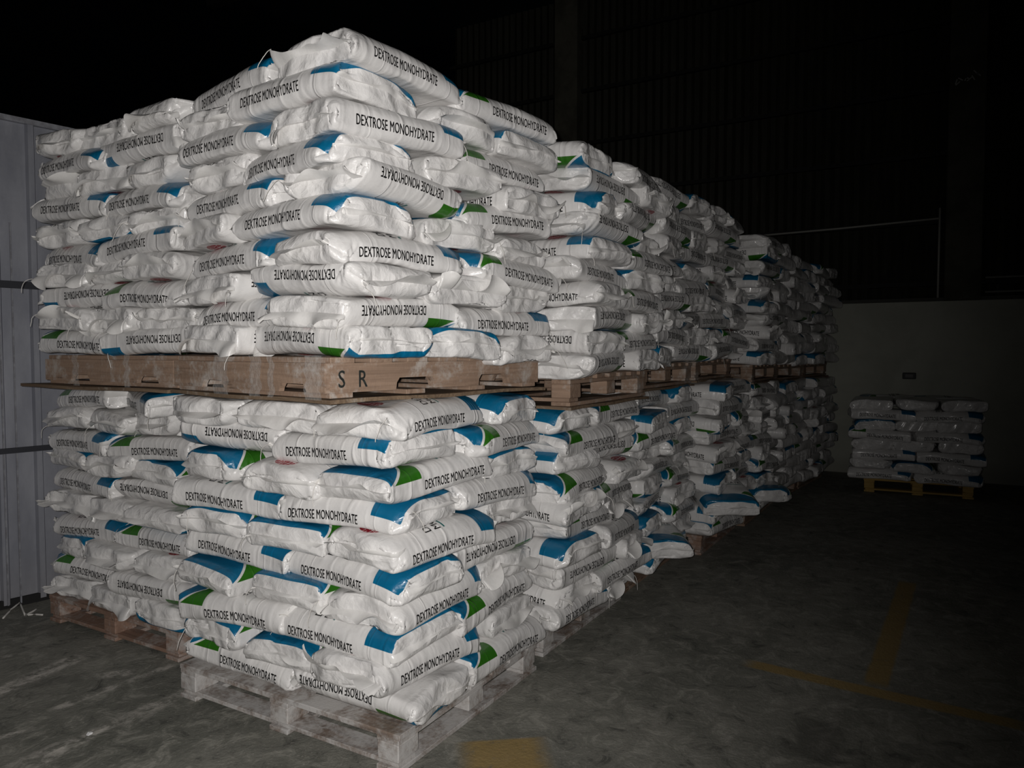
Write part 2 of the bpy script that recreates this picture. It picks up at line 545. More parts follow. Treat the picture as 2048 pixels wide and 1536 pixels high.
    # thin pipe on the far wall, a socket and pale scrawl
    vsx, fsx = tube_data([(XW - 0.04, 0.17, 3.0), (XW - 0.04, 1.2, 2.97), (XW - 0.04, 2.6, 2.95)], 0.012, 8)
    tag(link('wall_pipe', vsx, fsx, plain('pale_pipe', (0.42, 0.42, 0.38), 0.5), None, True),
        'thin pale pipe running along the dark cladding left of the column', 'pipe')
    vsx, fsx = tube_data([(XW - 0.03, 0.16, 2.1), (XW - 0.03, 0.16, 3.12)], 0.012, 8)
    tag(link('wall_pipe', vsx, fsx, bpy.data.materials['pale_pipe'], None, True),
        'short upright pipe beside the column on the far wall', 'pipe')
    so_ = MB().box((XW - 0.045, 0.36, 1.16), (XW - 0.001, 0.50, 1.235), 0.006).build('socket_box', plain('dark_plastic', (0.03, 0.03, 0.028), 0.5))
    tag(so_, 'small dark electrical box on the pale wall above the lone pallet', 'electrical box')
    sw = MB().box((XW - 0.049, 0.39, 1.18), (XW - 0.045, 0.47, 1.215)).build('cover', plain('cover_plastic', (0.05, 0.05, 0.045), 0.4), so_)
    # worn white chalk mark on the column
    vs, fs = [], []
    rr = random.Random(5)
    for k in range(9):
        y0 = -0.20 + 0.028 * k
        z0 = 4.50 + rr.uniform(-0.03, 0.03)
        y1, z1 = y0 + rr.uniform(0.01, 0.05), z0 + rr.uniform(-0.05, 0.06)
        d = Vector((0, y1 - y0, z1 - z0)).normalized()
        nn = Vector((0, -d.z, d.y)) * 0.006
        b0 = len(vs)
        for p in ((y0, z0), (y1, z1)):
            for sg in (-1, 1):
                vs.append((XW - 0.123, p[0] + nn.y * sg, p[1] + nn.z * sg))
        fs.append((b0, b0 + 1, b0 + 3, b0 + 2))
    ch = link('trim_%d' % i, vs, fs, plain('chalk', (0.45, 0.45, 0.42), 0.9))
    ch['kind'] = 'structure'


build_setting()


# ------------------------------------------------------------------ pallets
def wood_pair(kind):
    return M[kind], M[kind + '_x']


def board(name, a, b, mat, parent, bev=0.002):
    return MB().box(a, b, bev).build(name, mat, parent)


def block_pallet(px, py, kind='wood', rnd=random.Random(3), h=0.145):
    """px = size along local x (away from the viewer), py = size along local y; origin at the near corner."""
    t = bpy.data.objects.new('wooden_pallet', None)
    C.objects.link(t)
    my, mx = wood_pair(kind)
    bw, bl = 0.10, 0.13
    ys = (0, py / 2 - bw / 2, py - bw)
    xs = (0, px / 2 - bl / 2, px - bl)
    for y0 in ys:
        board('bottom_board', (0.0, y0, 0), (px, y0 + bw, 0.019), mx, t)
    for x0 in (0.012, px - 0.112):
        board('bottom_board', (x0, 0.01, 0.019), (x0 + 0.1, py - 0.01, 0.037), my, t)
    for x0 in xs:
        for y0 in ys:
            e = rnd.uniform(0, 0.01)
            board('block', (x0 + e, y0 + e * .5, 0.037), (x0 + bl - 0.008, y0 + bw, h - 0.04), my, t, 0.004)
    for y0 in ys:
        board('stringer_board', (0.003, y0, h - 0.04), (px - 0.003, y0 + bw, h - 0.021), mx, t)
    nb = 7
    wdt = 0.095
    for k in range(nb):
        x0 = (px - wdt) * k / (nb - 1)
        e = rnd.uniform(-0.006, 0.006)
        board('deck_board', (max(0, x0 + e), rnd.uniform(-0.006, 0.0), h - 0.021), (x0 + wdt, py + rnd.uniform(0, 0.006), h), my, t)
    return t


def notched_outline(L, z0, z1, notches, depth, c=0.018):
    pts = [(0, z0)]
    for a, b in notches:
        pts += [(a, z0), (a + 0.004, z0 + depth - c), (a + c, z0 + depth), (b - c, z0 + depth), (b - 0.004, z0 + depth - c), (b, z0)]
    pts += [(L, z0), (L, z1), (0, z1)]
    return pts


def notched_pallet(px, py, kind='wood', rnd=random.Random(4), h=0.14):
    """pallet closed by notched side boards, as the upper ones in front are"""
    t = bpy.data.objects.new('wooden_pallet', None)
    C.objects.link(t)
    my, mx = wood_pair(kind)
    z0, z1 = 0.018, h - 0.02
    nx = [(px * .26, px * .44), (px * .66, px * .84)]
    ny = [(py * .10, py * .26), (py * .62, py * .78)]
    for y0 in (0.0, py / 2 - 0.02, py - 0.04):
        MB().poly(notched_outline(px, z0, z1, nx, 0.045), y0, y0 + 0.04).build('stringer', mx, t)
    for x0 in (-0.022, px):
        MB().poly(notched_outline(py, z0, z1, ny, 0.03), x0, x0 + 0.022, 'x').build('side_board', my, t)
    for k in range(4):
        x0 = (px - 0.1) * k / 3
        board('bottom_board', (x0, 0, 0), (x0 + 0.1, py, 0.018), my, t)
    for k in range(7):
        x0 = (px - 0.11) * k / 6
        board('deck_board', (x0, rnd.uniform(-0.012, 0), h - 0.02), (x0 + 0.105, py + rnd.uniform(0, 0.012), h), my, t)
    return t


PALLETS = []


def place_pallet(t, x, y, z, yaw, label, group):
    t.location = (x, y, z)
    t.rotation_euler = (0, 0, R(yaw))
    tag(t, label, 'pallet', group)
    return t


def slip_sheet(x, y, z, yaw, px, py, label, th=0.014):
    n = 8
    vs, fs = [], []
    rr = random.Random(hash(label) & 255 if False else int(x * 100))
    for k, zz in enumerate((0, th)):
        for i in range(n + 1):
            for j in range(n + 1):
                vs.append((px * i / n, py * j / n, zz + 0.003 * math.sin(i * 1.3 + j)))
    N = n + 1
    for i in range(n):
        for j in range(n):
            a = i * N + j
            fs.append((a, a + 1, a + N + 1, a + N))
            b = a + N * N
            fs.append((b, b + N, b + N + 1, b + 1))
    ring = [j for j in range(n)] + [i * N + n for i in range(n)] + [n * N + j for j in range(n, 0, -1)] + [i * N for i in range(n, 0, -1)]
    for k in range(len(ring)):
        a, b = ring[k], ring[(k + 1) % len(ring)]
        fs.append((a, a + N * N, b + N * N, b))
    o = link('board_sheet', vs, fs, M['sheet'])
    o.location = (x, y, z)
    o.rotation_euler = (0, 0, R(yaw))
    tag(o, label, 'board', 'boards under the upper pallets')
    return o


# ------------------------------------------------------------------ sack shapes: a film tube sewn at both ends, filled and squeezed between its neighbours
def simulate(seed, h=0.118, fill=0.0300, droop=0.018, steps=130, iters=14, warp=0.010):
    rs = np.random.RandomState(seed)
    du, ds = SL / (NU - 1), SP / NR
    s = (-0.5 + np.arange(NR) / NR) * SP
    yflat = np.where(np.abs(s) <= QW, s, np.sign(s + 1e-12) * (SP / 2) - s)
    top = np.abs(s) <= QW + 1e-9
    part = (NR // 2 - np.arange(NR)) % NR
    P = np.zeros((NU, NR, 3))
    P[:, :, 0] = (np.arange(NU) * du - SL / 2)[:, None]
    P[:, :, 1] = yflat[None]
    edge = np.clip(1 - (np.abs(yflat) / QW) ** 2, 0, 1)
    P[:, :, 2] = np.where(top, 1, -1)[None] * 0.012 * edge[None]

    def lf(k, amp):
        r = np.zeros((NU, NR))
        U, S = np.meshgrid(np.linspace(0, 1, NU), np.linspace(0, 2 * np.pi, NR, endpoint=False), indexing='ij')
        for _ in range(k):
            a, b, c, d = rs.uniform(1, 9), rs.randint(0, 8), rs.uniform(0, 6.3), rs.uniform(0, 6.3)
            r += np.sin(a * 3.14 * U + c) * np.sin(b * S + d)
        return r * amp / math.sqrt(k)
    P[:, :, 2] += lf(14, 0.004) * edge[None]
    P[:, :, 1] += lf(8, 0.003)
    V = np.zeros_like(P)
    wa, wb, wc, wd = rs.uniform(2, 7, 4)
    pa, pb = rs.uniform(0, 6.3, 2)
    L2 = math.hypot(du, ds)
    XC = (rs.uniform(0.292, 0.318), rs.uniform(0.286, 0.315))

    def con(A, B, l0, k):
        d = B - A
        l = np.sqrt((d * d).sum(-1, keepdims=True)) + 1e-9
        c = d * (0.5 * k * (l - l0) / l)
        A += c
        B -= c

    def conc(A, B, l0, kt, kc):
        d = B - A
        l = np.sqrt((d * d).sum(-1, keepdims=True)) + 1e-9
        c = d * (0.5 * np.where(l > l0, kt, kc) * (l - l0) / l)
        A += c
        B -= c
    jidx = np.arange(NR)
    ev, od = jidx[::2], jidx[1::2]
    for st in range(steps):
        dPu = np.empty_like(P)
        dPu[1:-1] = P[2:] - P[:-2]
        dPu[0] = 2 * (P[1] - P[0])
        dPu[-1] = 2 * (P[-1] - P[-2])
        dPs = np.roll(P, -1, 1) - np.roll(P, 1, 1)
        N = np.cross(dPu, dPs) * 0.25
        vol = (P * N).sum() / 3
        press = np.clip((fill - vol) * 900, 0.0, 6.0) if st > 12 else 3.0
        F = N / (du * ds) * press * 0.0011
        F[:, :, 2] -= 0.00006
        V = (V * 0.93 + F)
        Pn = P + V
        old = P.copy()
        P = Pn
        hh = h / 2
        for it in range(iters):
            con(P[0:-1:2], P[1::2], du, 1.0) if NU % 2 == 0 else con(P[0:-1:2], P[1::2], du, 1.0)
            con(P[1:-1:2], P[2::2], du, 1.0)
            A = P[:, 0::2].copy(); B = P[:, 1::2].copy()
            con(A, B, ds, 1.0)
            P[:, 0::2] = A; P[:, 1::2] = B
            A = P[:, 1::2].copy(); B = np.roll(P, -1, 1)[:, 1::2].copy()
            con(A, B, ds, 1.0)
            P[:, 1::2] = A
            P[:, (od + 1) % NR] = B
            # shear
            Q = np.roll(P, -1, 1)
            for a0 in (0, 1):
                for j in (ev, od):
                    jn = (j + 1) % NR
                    A = P[a0:-1:2][:, j]; B = P[a0 + 1::2][:, jn]
                    m = min(len(A), len(B))
                    A, B = A[:m].copy(), B[:m].copy()
                    conc(A, B, L2, 0.35, 0.12)
                    P[a0:a0 + 2 * m:2, j] = A
                    P[a0 + 1:a0 + 1 + 2 * m:2, jn] = B
            # bending
            if it % 3 == 0:
                sm = P.copy()
                sm[1:-1] = 0.5 * (P[2:] + P[:-2])
                P[1:-1] += 0.02 * (sm[1:-1] - P[1:-1])
                sm = 0.5 * (np.roll(P, -1, 1) + np.roll(P, 1, 1))
                P[1:-1] += 0.02 * (sm - P)[1:-1]
            # sewn ends
            for e in (0, -1):
                P[e] = 0.5 * (P[e] + P[e][part])
                P[e][:, 2] *= 0.9
            # neighbours above and below
            wz = warp * np.sin(wa * 2.2 * P[:, :, 0] + pa) * np.sin(wb * 2.2 * P[:, :, 1] + pb) + \
                warp * 0.5 * np.sin(wc * 5 * P[:, :, 0] + pb) * np.sin(wd * 4 * P[:, :, 1] + pa)
            zz = P[:, :, 2]
            lim = hh
            over = zz - (lim + wz)
            under = (-lim + wz) - zz
            zz -= np.clip(over, 0, None)
            zz += np.clip(under, 0, None)
            hitm = ((over > 0) | (under > 0))
            P[hitm, :2] -= 0.15 * (P - old)[hitm][:, :2]
            # neighbours at the ends and sides
            if st > 20:
                k_ = min(1.0, (st - 20) / 50)
                wx = 0.012 * np.sin(wb * 4 * P[:, :, 1] + pa) + 0.003 * np.sin(wc * 11 * P[:, :, 1] + 40 * P[:, :, 2])
                xp = XC[0] + (SL / 2 - XC[0]) * (1 - k_) + wx
                xn = -XC[1] - (SL / 2 - XC[1]) * (1 - k_) + wx
                P[:, :, 0] = np.minimum(P[:, :, 0], np.maximum(xp, 0.2))
                P[:, :, 0] = np.maximum(P[:, :, 0], np.minimum(xn, -0.2))
                yl = 0.203 + 0.008 * np.sin(wa * 3 * P[:, :, 0] + pb)
                P[:, :, 1] = np.clip(P[:, :, 1], -yl, yl)
        V = (P - old)
    P[:, :, 0] -= 0.5 * (P[:, :, 0].max() + P[:, :, 0].min())
    # the stack sags towards its rim
    P[:, :, 2] -= droop * ((P[:, :, 0] / 0.33) ** 2 * 0.7 + (P[:, :, 1] / 0.22) ** 2 * 0.6)
    P[:, :, 2] += droop * 0.45
    return P


def text_mesh(body, size, xs=0.74, bold=0.0, cut=0.006, thick=0.022):
    cu = bpy.data.curves.new('lettering', 'FONT')
    cu.body = body
    cu.size = size
    cu.offset = bold * size
    cu.resolution_u = 3
    cu.space_character = 1.03
    ob = bpy.data.objects.new('lettering', cu)
    C.objects.link(ob)
    dg = bpy.context.evaluated_depsgraph_get()
    me = bpy.data.meshes.new_from_object(ob.evaluated_get(dg))
    bpy.data.objects.remove(ob)
    bm = bmesh.new()
    bm.from_mesh(me)
    for v in bm.verts:
        v.co.x *= xs
    x0 = min(v.co.x for v in bm.verts)
    x1 = max(v.co.x for v in bm.verts)
    y0 = min(v.co.y for v in bm.verts)
    y1 = max(v.co.y for v in bm.verts)
    if cut:
        k = x0 + cut
        while k < x1:
            bmesh.ops.bisect_plane(bm, geom=bm.verts[:] + bm.edges[:] + bm.faces[:], plane_co=(k, 0, 0), plane_no=(1, 0, 0))
            k += cut
        k = y0 + cut
        while k < y1:
            bmesh.ops.bisect_plane(bm, geom=bm.verts[:] + bm.edges[:] + bm.faces[:], plane_co=(0, k, 0), plane_no=(0, 1, 0))
            k += cut
    bm.verts.index_update()
    V = np.array([(v.co.x - x0, v.co.y - y0) for v in bm.verts])
    F = [tuple(v.index for v in f.verts) for f in bm.faces]
    n0 = len(V)             # strokes thickened by a second strike set slightly aside
    V = np.concatenate([V, V + np.array([thick * size, thick * size * 0.6])])
    F = F + [tuple(k_ + n0 for k_ in f) for f in F]
    bm.free()
    return V, F


TXT_SIDE = text_mesh('DEXTROSE MONOHYDRATE', 0.047, 0.74, 0.0, 0.006, 0.042)
TXT_T1 = text_mesh('DEXTROSE', 0.062, 0.80)
TXT_T2 = text_mesh('MONOHYDRATE', 0.062, 0.80)


def scaled(T, wd, ht=None):
    V, F = T
    V = V.copy()
    k = wd / V[:, 0].max()
    V[:, 0] *= k
    if ht:
        V[:, 1] *= ht / V[:, 1].max()
    return V, F


def sack_mesh(P, name):
    """one mesh: film skin with the print laid on it"""
    Ntop = NU * NR
    dPu = np.gradient(P, axis=0)
    dPs = np.roll(P, -1, 1) - np.roll(P, 1, 1)
    N = np.cross(dPu, dPs)
    N /= (np.linalg.norm(N, axis=-1, keepdims=True) + 1e-12)

    def samp(A, u, s):
        fu = np.clip(u / SL * (NU - 1), 0, NU - 1.001)
        fs = (s / SP + 0.5) * NR
        i = np.floor(fu).astype(int)
        j = np.floor(fs).astype(int)
        a = (fu - i)[:, None]
        b = (fs - j)[:, None]
        j0, j1 = j % NR, (j + 1) % NR
        return (A[i, j0] * (1 - a) + A[i + 1, j0] * a) * (1 - b) + (A[i, j1] * (1 - a) + A[i + 1, j1] * a) * b
    verts = P.reshape(-1, 3)
    faces, uvs, mi = [], [], []
    for i in range(NU - 1):
        for j in range(NR):
            j1 = (j + 1) % NR
            faces.append((i * NR + j, (i + 1) * NR + j, (i + 1) * NR + j1, i * NR + j1))
            uvs += [(i / (NU - 1), j / NR), ((i + 1) / (NU - 1), j / NR), ((i + 1) / (NU - 1), (j + 1) / NR), (i / (NU - 1), (j + 1) / NR)]
            mi.append(0)
    allv = [verts]
    base = len(verts)

    def lay(T, fu, fs, m, eps=0.0013):
        nonlocal base
        V, F = T
        u = fu(V)
        s_ = fs(V)
        q = samp(P, u, s_) + samp(N, u, s_) * eps
        allv.append(q)
        for f in F:
            faces.append(tuple(base + k for k in f))
            uvs.extend([(0.5, 0.5)] * len(f))
            mi.append(m)
        base += len(q)
    T = scaled(TXT_SIDE, 0.335, 0.036)
    zc = QW + 0.006
    lay(T, lambda V: 0.135 + V[:, 0], lambda V: -zc + V[:, 1] - 0.017, 1)
    lay(T, lambda V: 0.47 - V[:, 0], lambda V: zc - V[:, 1] + 0.017, 1)
    a = scaled(TXT_T1, 0.20, 0.034)
    lay(a, lambda V: 0.275 - V[:, 1], lambda V: -0.165 + V[:, 0], 1)
    b = scaled(TXT_T2, 0.31, 0.034)
    lay(b, lambda V: 0.325 - V[:, 1], lambda V: -0.165 + V[:, 0], 1)
    # teal rule under the title
    n = 40
    V = np.array([(k / n, r) for k in range(n + 1) for r in (0, 1)], float)
    F = [(2 * k, 2 * k + 2, 2 * k + 3, 2 * k + 1) for k in range(n)]
    lay((V, F), lambda V: 0.338 + V[:, 1] * 0.008, lambda V: -0.165 + V[:, 0] * 0.31, 2)
    allv = np.concatenate(allv)
    # winding outward
    me = bpy.data.meshes.new(name)
    me.from_pydata(allv.tolist(), [], faces)
    me.materials.append(M['film'])
    me.materials.append(M['black'])
    me.materials.append(M['teal'])
    me.polygons.foreach_set('material_index', mi)
    me.polygons.foreach_set('use_smooth', [True] * len(mi))
    uvl = me.uv_layers.new(name='sack')
    uvl.data.foreach_set('uv', np.array(uvs, dtype=np.float32).ravel())
    me.update()
    return me


def flap_mesh(P, end, seed, width=0.036):
    """single ply sewn hem beyond an end seam, creased and bent"""
    rs = random.Random(seed)
    e = 0 if end == 'head' else -1
    row = P[e]
    nxt = P[1] if end == 'head' else P[-2]
    js = list(range(NR // 4, NR - NR // 4 + 1))        # s from -QW to QW over the top
    sgn = -1 if end == 'head' else 1
    K = 5
    th0 = rs.choice([rs.uniform(-1.3, -0.5), rs.uniform(0.3, 1.3), rs.uniform(-1, 1)])
    f1, f2, f3 = rs.uniform(10, 22), rs.uniform(25, 45), rs.uniform(0, 6)
    vs, fs = [], []
    for a, j in enumerate(js):
        p = Vector(row[j])
        y = p.y
        c = a / (len(js) - 1)
        wd = width * (1 + 0.5 * math.sin(f1 * c * 0.6 + f3)) * (0.85 + 0.25 * (abs(2 * c - 1) ** 3))
        th = th0 + 0.8 * math.sin(f1 * y + f3) + 0.35 * math.sin(f2 * y)
        q = p.copy()
        vs.append(tuple(q))
        for k in range(1, K):
            tt = th * (0.35 + 0.65 * k / (K - 1))
            q = q + Vector((sgn * math.cos(tt), 0.10 * math.sin(f2 * y + f3), math.sin(tt))) * (wd / (K - 1))
            vs.append(tuple(q))
    for a in range(len(js) - 1):
        for k in range(K - 1):
            b = a * K + k
            fs.append((b, b + 1, b + K + 1, b + K))
    me = bpy.data.meshes.new('sewn_flap')
    me.from_pydata(vs, [], fs)
    me.materials.append(M['flap'])
    me.polygons.foreach_set('use_smooth', [True] * len(fs))
    return me, vs


def thread_mesh(start, seed, sgn):
    rs = random.Random(seed)
    p = Vector(start)
    pts = [p.copy()]
    d = Vector((sgn * 0.5, rs.uniform(-0.3, 0.3), rs.uniform(-0.2, 0.5)))
    L = rs.uniform(0.06, 0.13)
    n = 12
    for k in range(n):
        d = (d + Vector((rs.uniform(-.25, .25), rs.uniform(-.25, .25), -0.28))).normalized()
        p = p + d * (L / n)
        pts.append(p.copy())
    vs, fs = tube_data(pts, 0.0015, 5)
    me = bpy.data.meshes.new('thread')
    me.from_pydata([tuple(v) for v in vs], [], fs)
    me.materials.append(M['thread'])
    me.polygons.foreach_set('use_smooth', [True] * len(fs))
    return me


NVAR = 12
DROOP = 0.014
VAR = []
for k in range(NVAR):
    rr = random.Random(100 + k)
    P = simulate(100 + k, h=0.110 + 0.005 * rr.random(), fill=0.0252 + 0.0025 * rr.random(), droop=DROOP, warp=0.003 + 0.004 * rr.random())
    me = sack_mesh(P, 'printed_sack')
    fh, vh = flap_mesh(P, 'head', 500 + k, 0.034 + 0.028 * rr.random())
    ff, vf = flap_mesh(P, 'foot', 700 + k, 0.016 + 0.01 * rr.random())
    thr = [thread_mesh(vh[4], 900 + k, -1), thread_mesh(vh[-1], 930 + k, -1), thread_mesh(vf[4], 960 + k, 1)]
    VAR.append(dict(P=P, me=me, fh=fh, ff=ff, thr=thr))
print('SACK dims', [tuple((v['P'].reshape(-1, 3).max(0) - v['P'].reshape(-1, 3).min(0)).round(3)) for v in VAR[:4]])

ORD = ['bottom', 'second', 'third', 'fourth', 'fifth', 'sixth', 'seventh', 'eighth', 'ninth', 'top']
CODES = []       # collected sacks: dict(x, y, z, yaw, roll, pitch, var, label, group, stack)


def add_sack(x, y, z, yaw, down, var, label, group, roll=0.0, pitch=0.0):
    CODES.append(dict(x=x, y=y, z=z, yaw=yaw, down=down, var=var, label=label, group=group, roll=roll, pitch=pitch))


RND = random.Random(77)
LOOK_LONG = {'UB': 'with blue corner', 'UG': 'with green corner',
             'DG': 'inverted lettering, green below', 'DB': 'inverted lettering, blue below'}
LOOK_END = {'UF': 'blue band over end', 'UH': 'plain end, red emblem above',
            'DF': 'blue band under end', 'DH': 'plain crumpled end'}


def stack(ox, oy, oz, yaw, pitch_z, layers, name, group, swap=False, jit=1.0, qf=1.0, sag=0.0):
    """layers: list of (kind, front codes from the aisle corner leftwards, side codes). kinds:
       'A' front row of two long sacks, behind it three end-on; 'B' the other way about (1.2 m face towards -x);
       'a' / 'b' the same for a stack whose 1.2 m face looks on the aisle."""
    ca, sa = math.cos(R(yaw)), math.sin(R(yaw))
    n = len(layers)
    for li, (kind, front, side) in enumerate(layers):
        z = oz + pitch_z * (li + 0.5)
        course = ORD[li] if li < n - 1 else 'top'
        items = []      # (p, q, axis, code, place)
        if kind == 'A':
            for k, c in enumerate(front):
                items.append((0.2, 0.3 + 0.6 * k, 'y', c, ('corner', 'left half')[k], 'long'))
            for k, c in enumerate(side):
                items.append((0.7, 0.2 + 0.4 * k, 'x', c, 'aisle rear', 'longs'))
        elif kind == 'B':
            for k, c in enumerate(front):
                items.append((0.3, 0.2 + 0.4 * k, 'x', c, ('corner', 'middle', 'left end')[k], 'end' if k else 'longs'))
            for k, c in enumerate(side):
                items.append((0.8, 0.3, 'y', c, 'aisle rear', 'ends'))
        elif kind == 'a':
            for k, c in enumerate(side):
                items.append((0.3 + 0.6 * k, 0.2, 'x', c, ('corner', 'aisle rear')[k], 'longs'))
            for k, c in enumerate(front):
                items.append((0.2 + 0.4 * k, 0.7, 'y', c, 'left half', 'long'))
        else:
            for k, c in enumerate(side):
                items.append((0.2 + 0.4 * k, 0.3, 'y', c, ('corner', 'aisle middle', 'aisle rear')[k], 'long' if k == 0 else 'ends'))
            for k, c in enumerate(front):
                items.append((0.3, 0.8, 'x', c, 'left half', 'end'))
        for p, q, ax, c, place, view in items:
            if c is None:
                continue
            extra = {}
            if isinstance(c, tuple):
                c, extra = c
            # codes read on the face named by view; turn them into a heading of the foot end
            down = c[0] == 'D'
            if view == 'long':          # seen on the -x face, axis y
                head = -90 if c in ('UB', 'DG') else 90
                look = LOOK_LONG[c]
            elif view == 'longs':       # long side on the aisle face, axis x
                if c in LOOK_END:
                    c = {'UF': 'UG', 'UH': 'UB', 'DF': 'DB', 'DH': 'DG'}[c]
                head = 0 if c in ('UB', 'DG') else 180
                look = LOOK_LONG[c]
            elif view == 'end':         # end on the -x face
                head = 180 if c[1] == 'F' else 0
                look = LOOK_END[c]
            else:                       # end on the aisle face, axis y
                head = -90 if c[1] == 'F' else 90
                look = LOOK_END[c]
            j = jit
            p2 = p + RND.uniform(-0.028, 0.022) * j + extra.get('dp', 0)
            q2 = q * qf + RND.uniform(-0.028, 0.022) * j + extra.get('dq', 0)
            if swap:
                pass
            x = ox + ca * p2 - sa * q2
            y = oy + sa * p2 + ca * q2
            lab = 'sack %s, %s course, %s, %s' % (look, course, name, place)
            add_sack(x, y, z - sag * p + RND.uniform(-0.003, 0.003) + extra.get('dz', 0), yaw + head + RND.uniform(-4.5, 4.5) * j + extra.get('yaw', 0), down,
                     RND.randrange(NVAR), lab, group,
                     RND.uniform(-2.2, 2.2) * j + extra.get('roll', 0), RND.uniform(-2.0, 2.0) * j + extra.get('pitch', 0))


# lower stack nearest the camera
near_low = [
    ('A', ['DG', 'UG'], ['UG']),
    ('B', ['UB', 'UF', 'UF'], ['UH']),
    ('A', ['UB', 'UG'], ['UG']),
    ('B', ['UB', 'UF', 'UF'], ['DH']),
    ('A', ['UB', 'UB'], ['DG']),
    ('B', ['UB', 'UF', 'UF'], ['DH']),
    ('A', ['UB', 'UB'], ['UB']),
    ('B', ['UG', 'UH', 'UF'], ['UF']),
    ('A', ['UB', 'DB'], ['UG']),
    ('B', ['UB', 'UH', 'DH'], ['UF'])]
near_up = [
    ('b', ['DH'], ['DG', 'UF', 'UH']),
    ('a', ['UB'], ['DG', 'UB']),
    ('b', ['DH'], ['DB', 'UH', 'DH']),
    ('a', ['UB'], ['UB', 'UG']),
    ('b', ['DH'], ['UB', 'DH', 'UH']),
    ('a', ['UB'], ['DG', 'UG']),
    ('b', ['DH'], ['UB', 'DH', 'UH']),
    ('a', ['UB'], ['UB', 'UG']),
    ('b', ['DH'], ['UB', 'UH', 'UF']),
    ('a', ['UB'], ['UB', 'UG'])]
wall_low = [
    ('B', ['DF', 'DH', 'DH'], ['UH']),
    ('A', ['DG', 'UG'], ['UB']),
    ('B', ['UH', 'DH', 'UF'], ['UH']),
    ('A', ['UG', 'UB'], ['UB']),
    ('B', ['DF', 'DH', 'DH'], ['UH']),
    ('A', ['DG', 'UB'], ['UB']),
    ('B', ['UF', 'DH', 'UF'], ['UH']),
    ('A', ['UG', 'UB'], ['UB']),
    ('B', ['DH', 'DH', 'UH'], ['UH']),
    ('A', [('UB', dict(yaw=-30, dp=-0.03, dq=0.03)), 'UG'], ['UB'])]
wall_up = [
    ('A', ['DB', 'UG'], [None]),
    ('B', ['DH', 'DH', 'UH'], [None]),
    ('A', ['UG', 'DB'], [None]),
    ('B', ['DH', 'DH', 'DH'], [None]),
    ('A', ['UB', 'UB'], [None]),
    ('B', ['DH', 'DF', 'DH'], [None]),
    ('A', ['UB', 'UB'], [None]),
    ('B', ['DH', 'DH', 'UH'], [None]),
    ('A', ['DB', 'UB'], [None]),
    ('B', ['DH', 'DH', 'DH'], ['UH'])]


def rand_layers(seed, n=10, a0='A', front2=False):
    r = random.Random(seed)
    out = []
    ks = ('A', 'B') if a0 in 'AB' else ('a', 'b')
    for i in range(n):
        k = ks[(i + (0 if a0 in ('A', 'a') else 1)) % 2]
        L = lambda: r.choices(['UB', 'UG', 'DG', 'DB'], [5, 4, 2, 1])[0]
        E = lambda: r.choices(['UF', 'UH', 'DH', 'DF'], [3, 4, 6, 1])[0]
        if k == 'A':
            out.append(('A', [L()], [L()]))
        elif k == 'B':
            out.append(('B', [r.choice(['UB', 'UG', 'DG'])], [E()]))
        elif k == 'a':
            out.append(('a', [], [L(), L()]))
        else:
            out.append(('b', [], [L(), E(), E()]))
    return out


# name, lower (x, y, z of sacks), upper, zbase of upper pallet
PAL_H = 0.145
stack(2.02, 1.64, PAL_H + 0.008, 0, 0.1158, near_low, 'nearest lower stack', 'sacks in the nearest lower stack', jit=1.35)
stack(1.86, 1.735, 1.492, -8.0, 0.1083, near_up, 'nearest upper stack', 'sacks in the nearest upper stack', jit=1.25, sag=0.05)
stack(2.24, 3.12, PAL_H + 0.008, 0, 0.1158, wall_low, 'lower stack by metal wall', 'sacks in the lower stack by the metal wall', qf=0.95, jit=1.35)
stack(2.04, 2.80, 1.484, 0, 0.106, wall_up, 'upper stack by metal wall', 'sacks in the upper stack by the metal wall', qf=0.92, jit=1.3)

ROW = [  # x0, y lower sacks, y upper sacks, upper base z, upper pitch, ordinal
    (3.13, 1.56, 1.44, 1.225, 0.1075, 'second', 'B'),
    (4.22, 1.58, 1.50, 1.255, 0.1095, 'third', 'A'),
    (5.32, 1.42, 1.50, 1.27, 0.1110, 'fourth', 'B'),
    (6.40, 1.36, 1.34, 1.22, 0.1075, 'fifth', 'A'),
    (7.43, 1.37, 1.36, 1.20, 0.1050, 'sixth', 'B'),
    (8.45, 1.27, 1.27, 1.20, 0.1050, 'seventh', 'A')]
for i, (x0, yl, yu, zb, pz, od_, a0) in enumerate(ROW):
    zl = (zb - 0.015 - PAL_H) / 10
    low = rand_layers(200 + i, 10, a0)
    if i in (1, 2, 3):      # a low sack has slid out over the aisle with its foot end turned outward
        k_ = 1 if a0 == 'A' else 2
        low[k_] = ('B', [('UG', dict(yaw=27, dq=-0.15, dp=-0.03, dz=0.0, pitch=6))], low[k_][2])
    yw = -5.5 if i >= 4 else 0
    stack(x0, yl, PAL_H + 0.008, yw, zl, low, '%s lower stack along aisle' % od_, 'sacks in the %s lower stack along the aisle' % od_, jit=1.7)
    stack(x0 + 0.02, yu, zb + 0.163, yw, pz, rand_layers(300 + i, 10, a0), '%s upper stack along aisle' % od_, 'sacks in the %s upper stack along the aisle' % od_, jit=1.7)

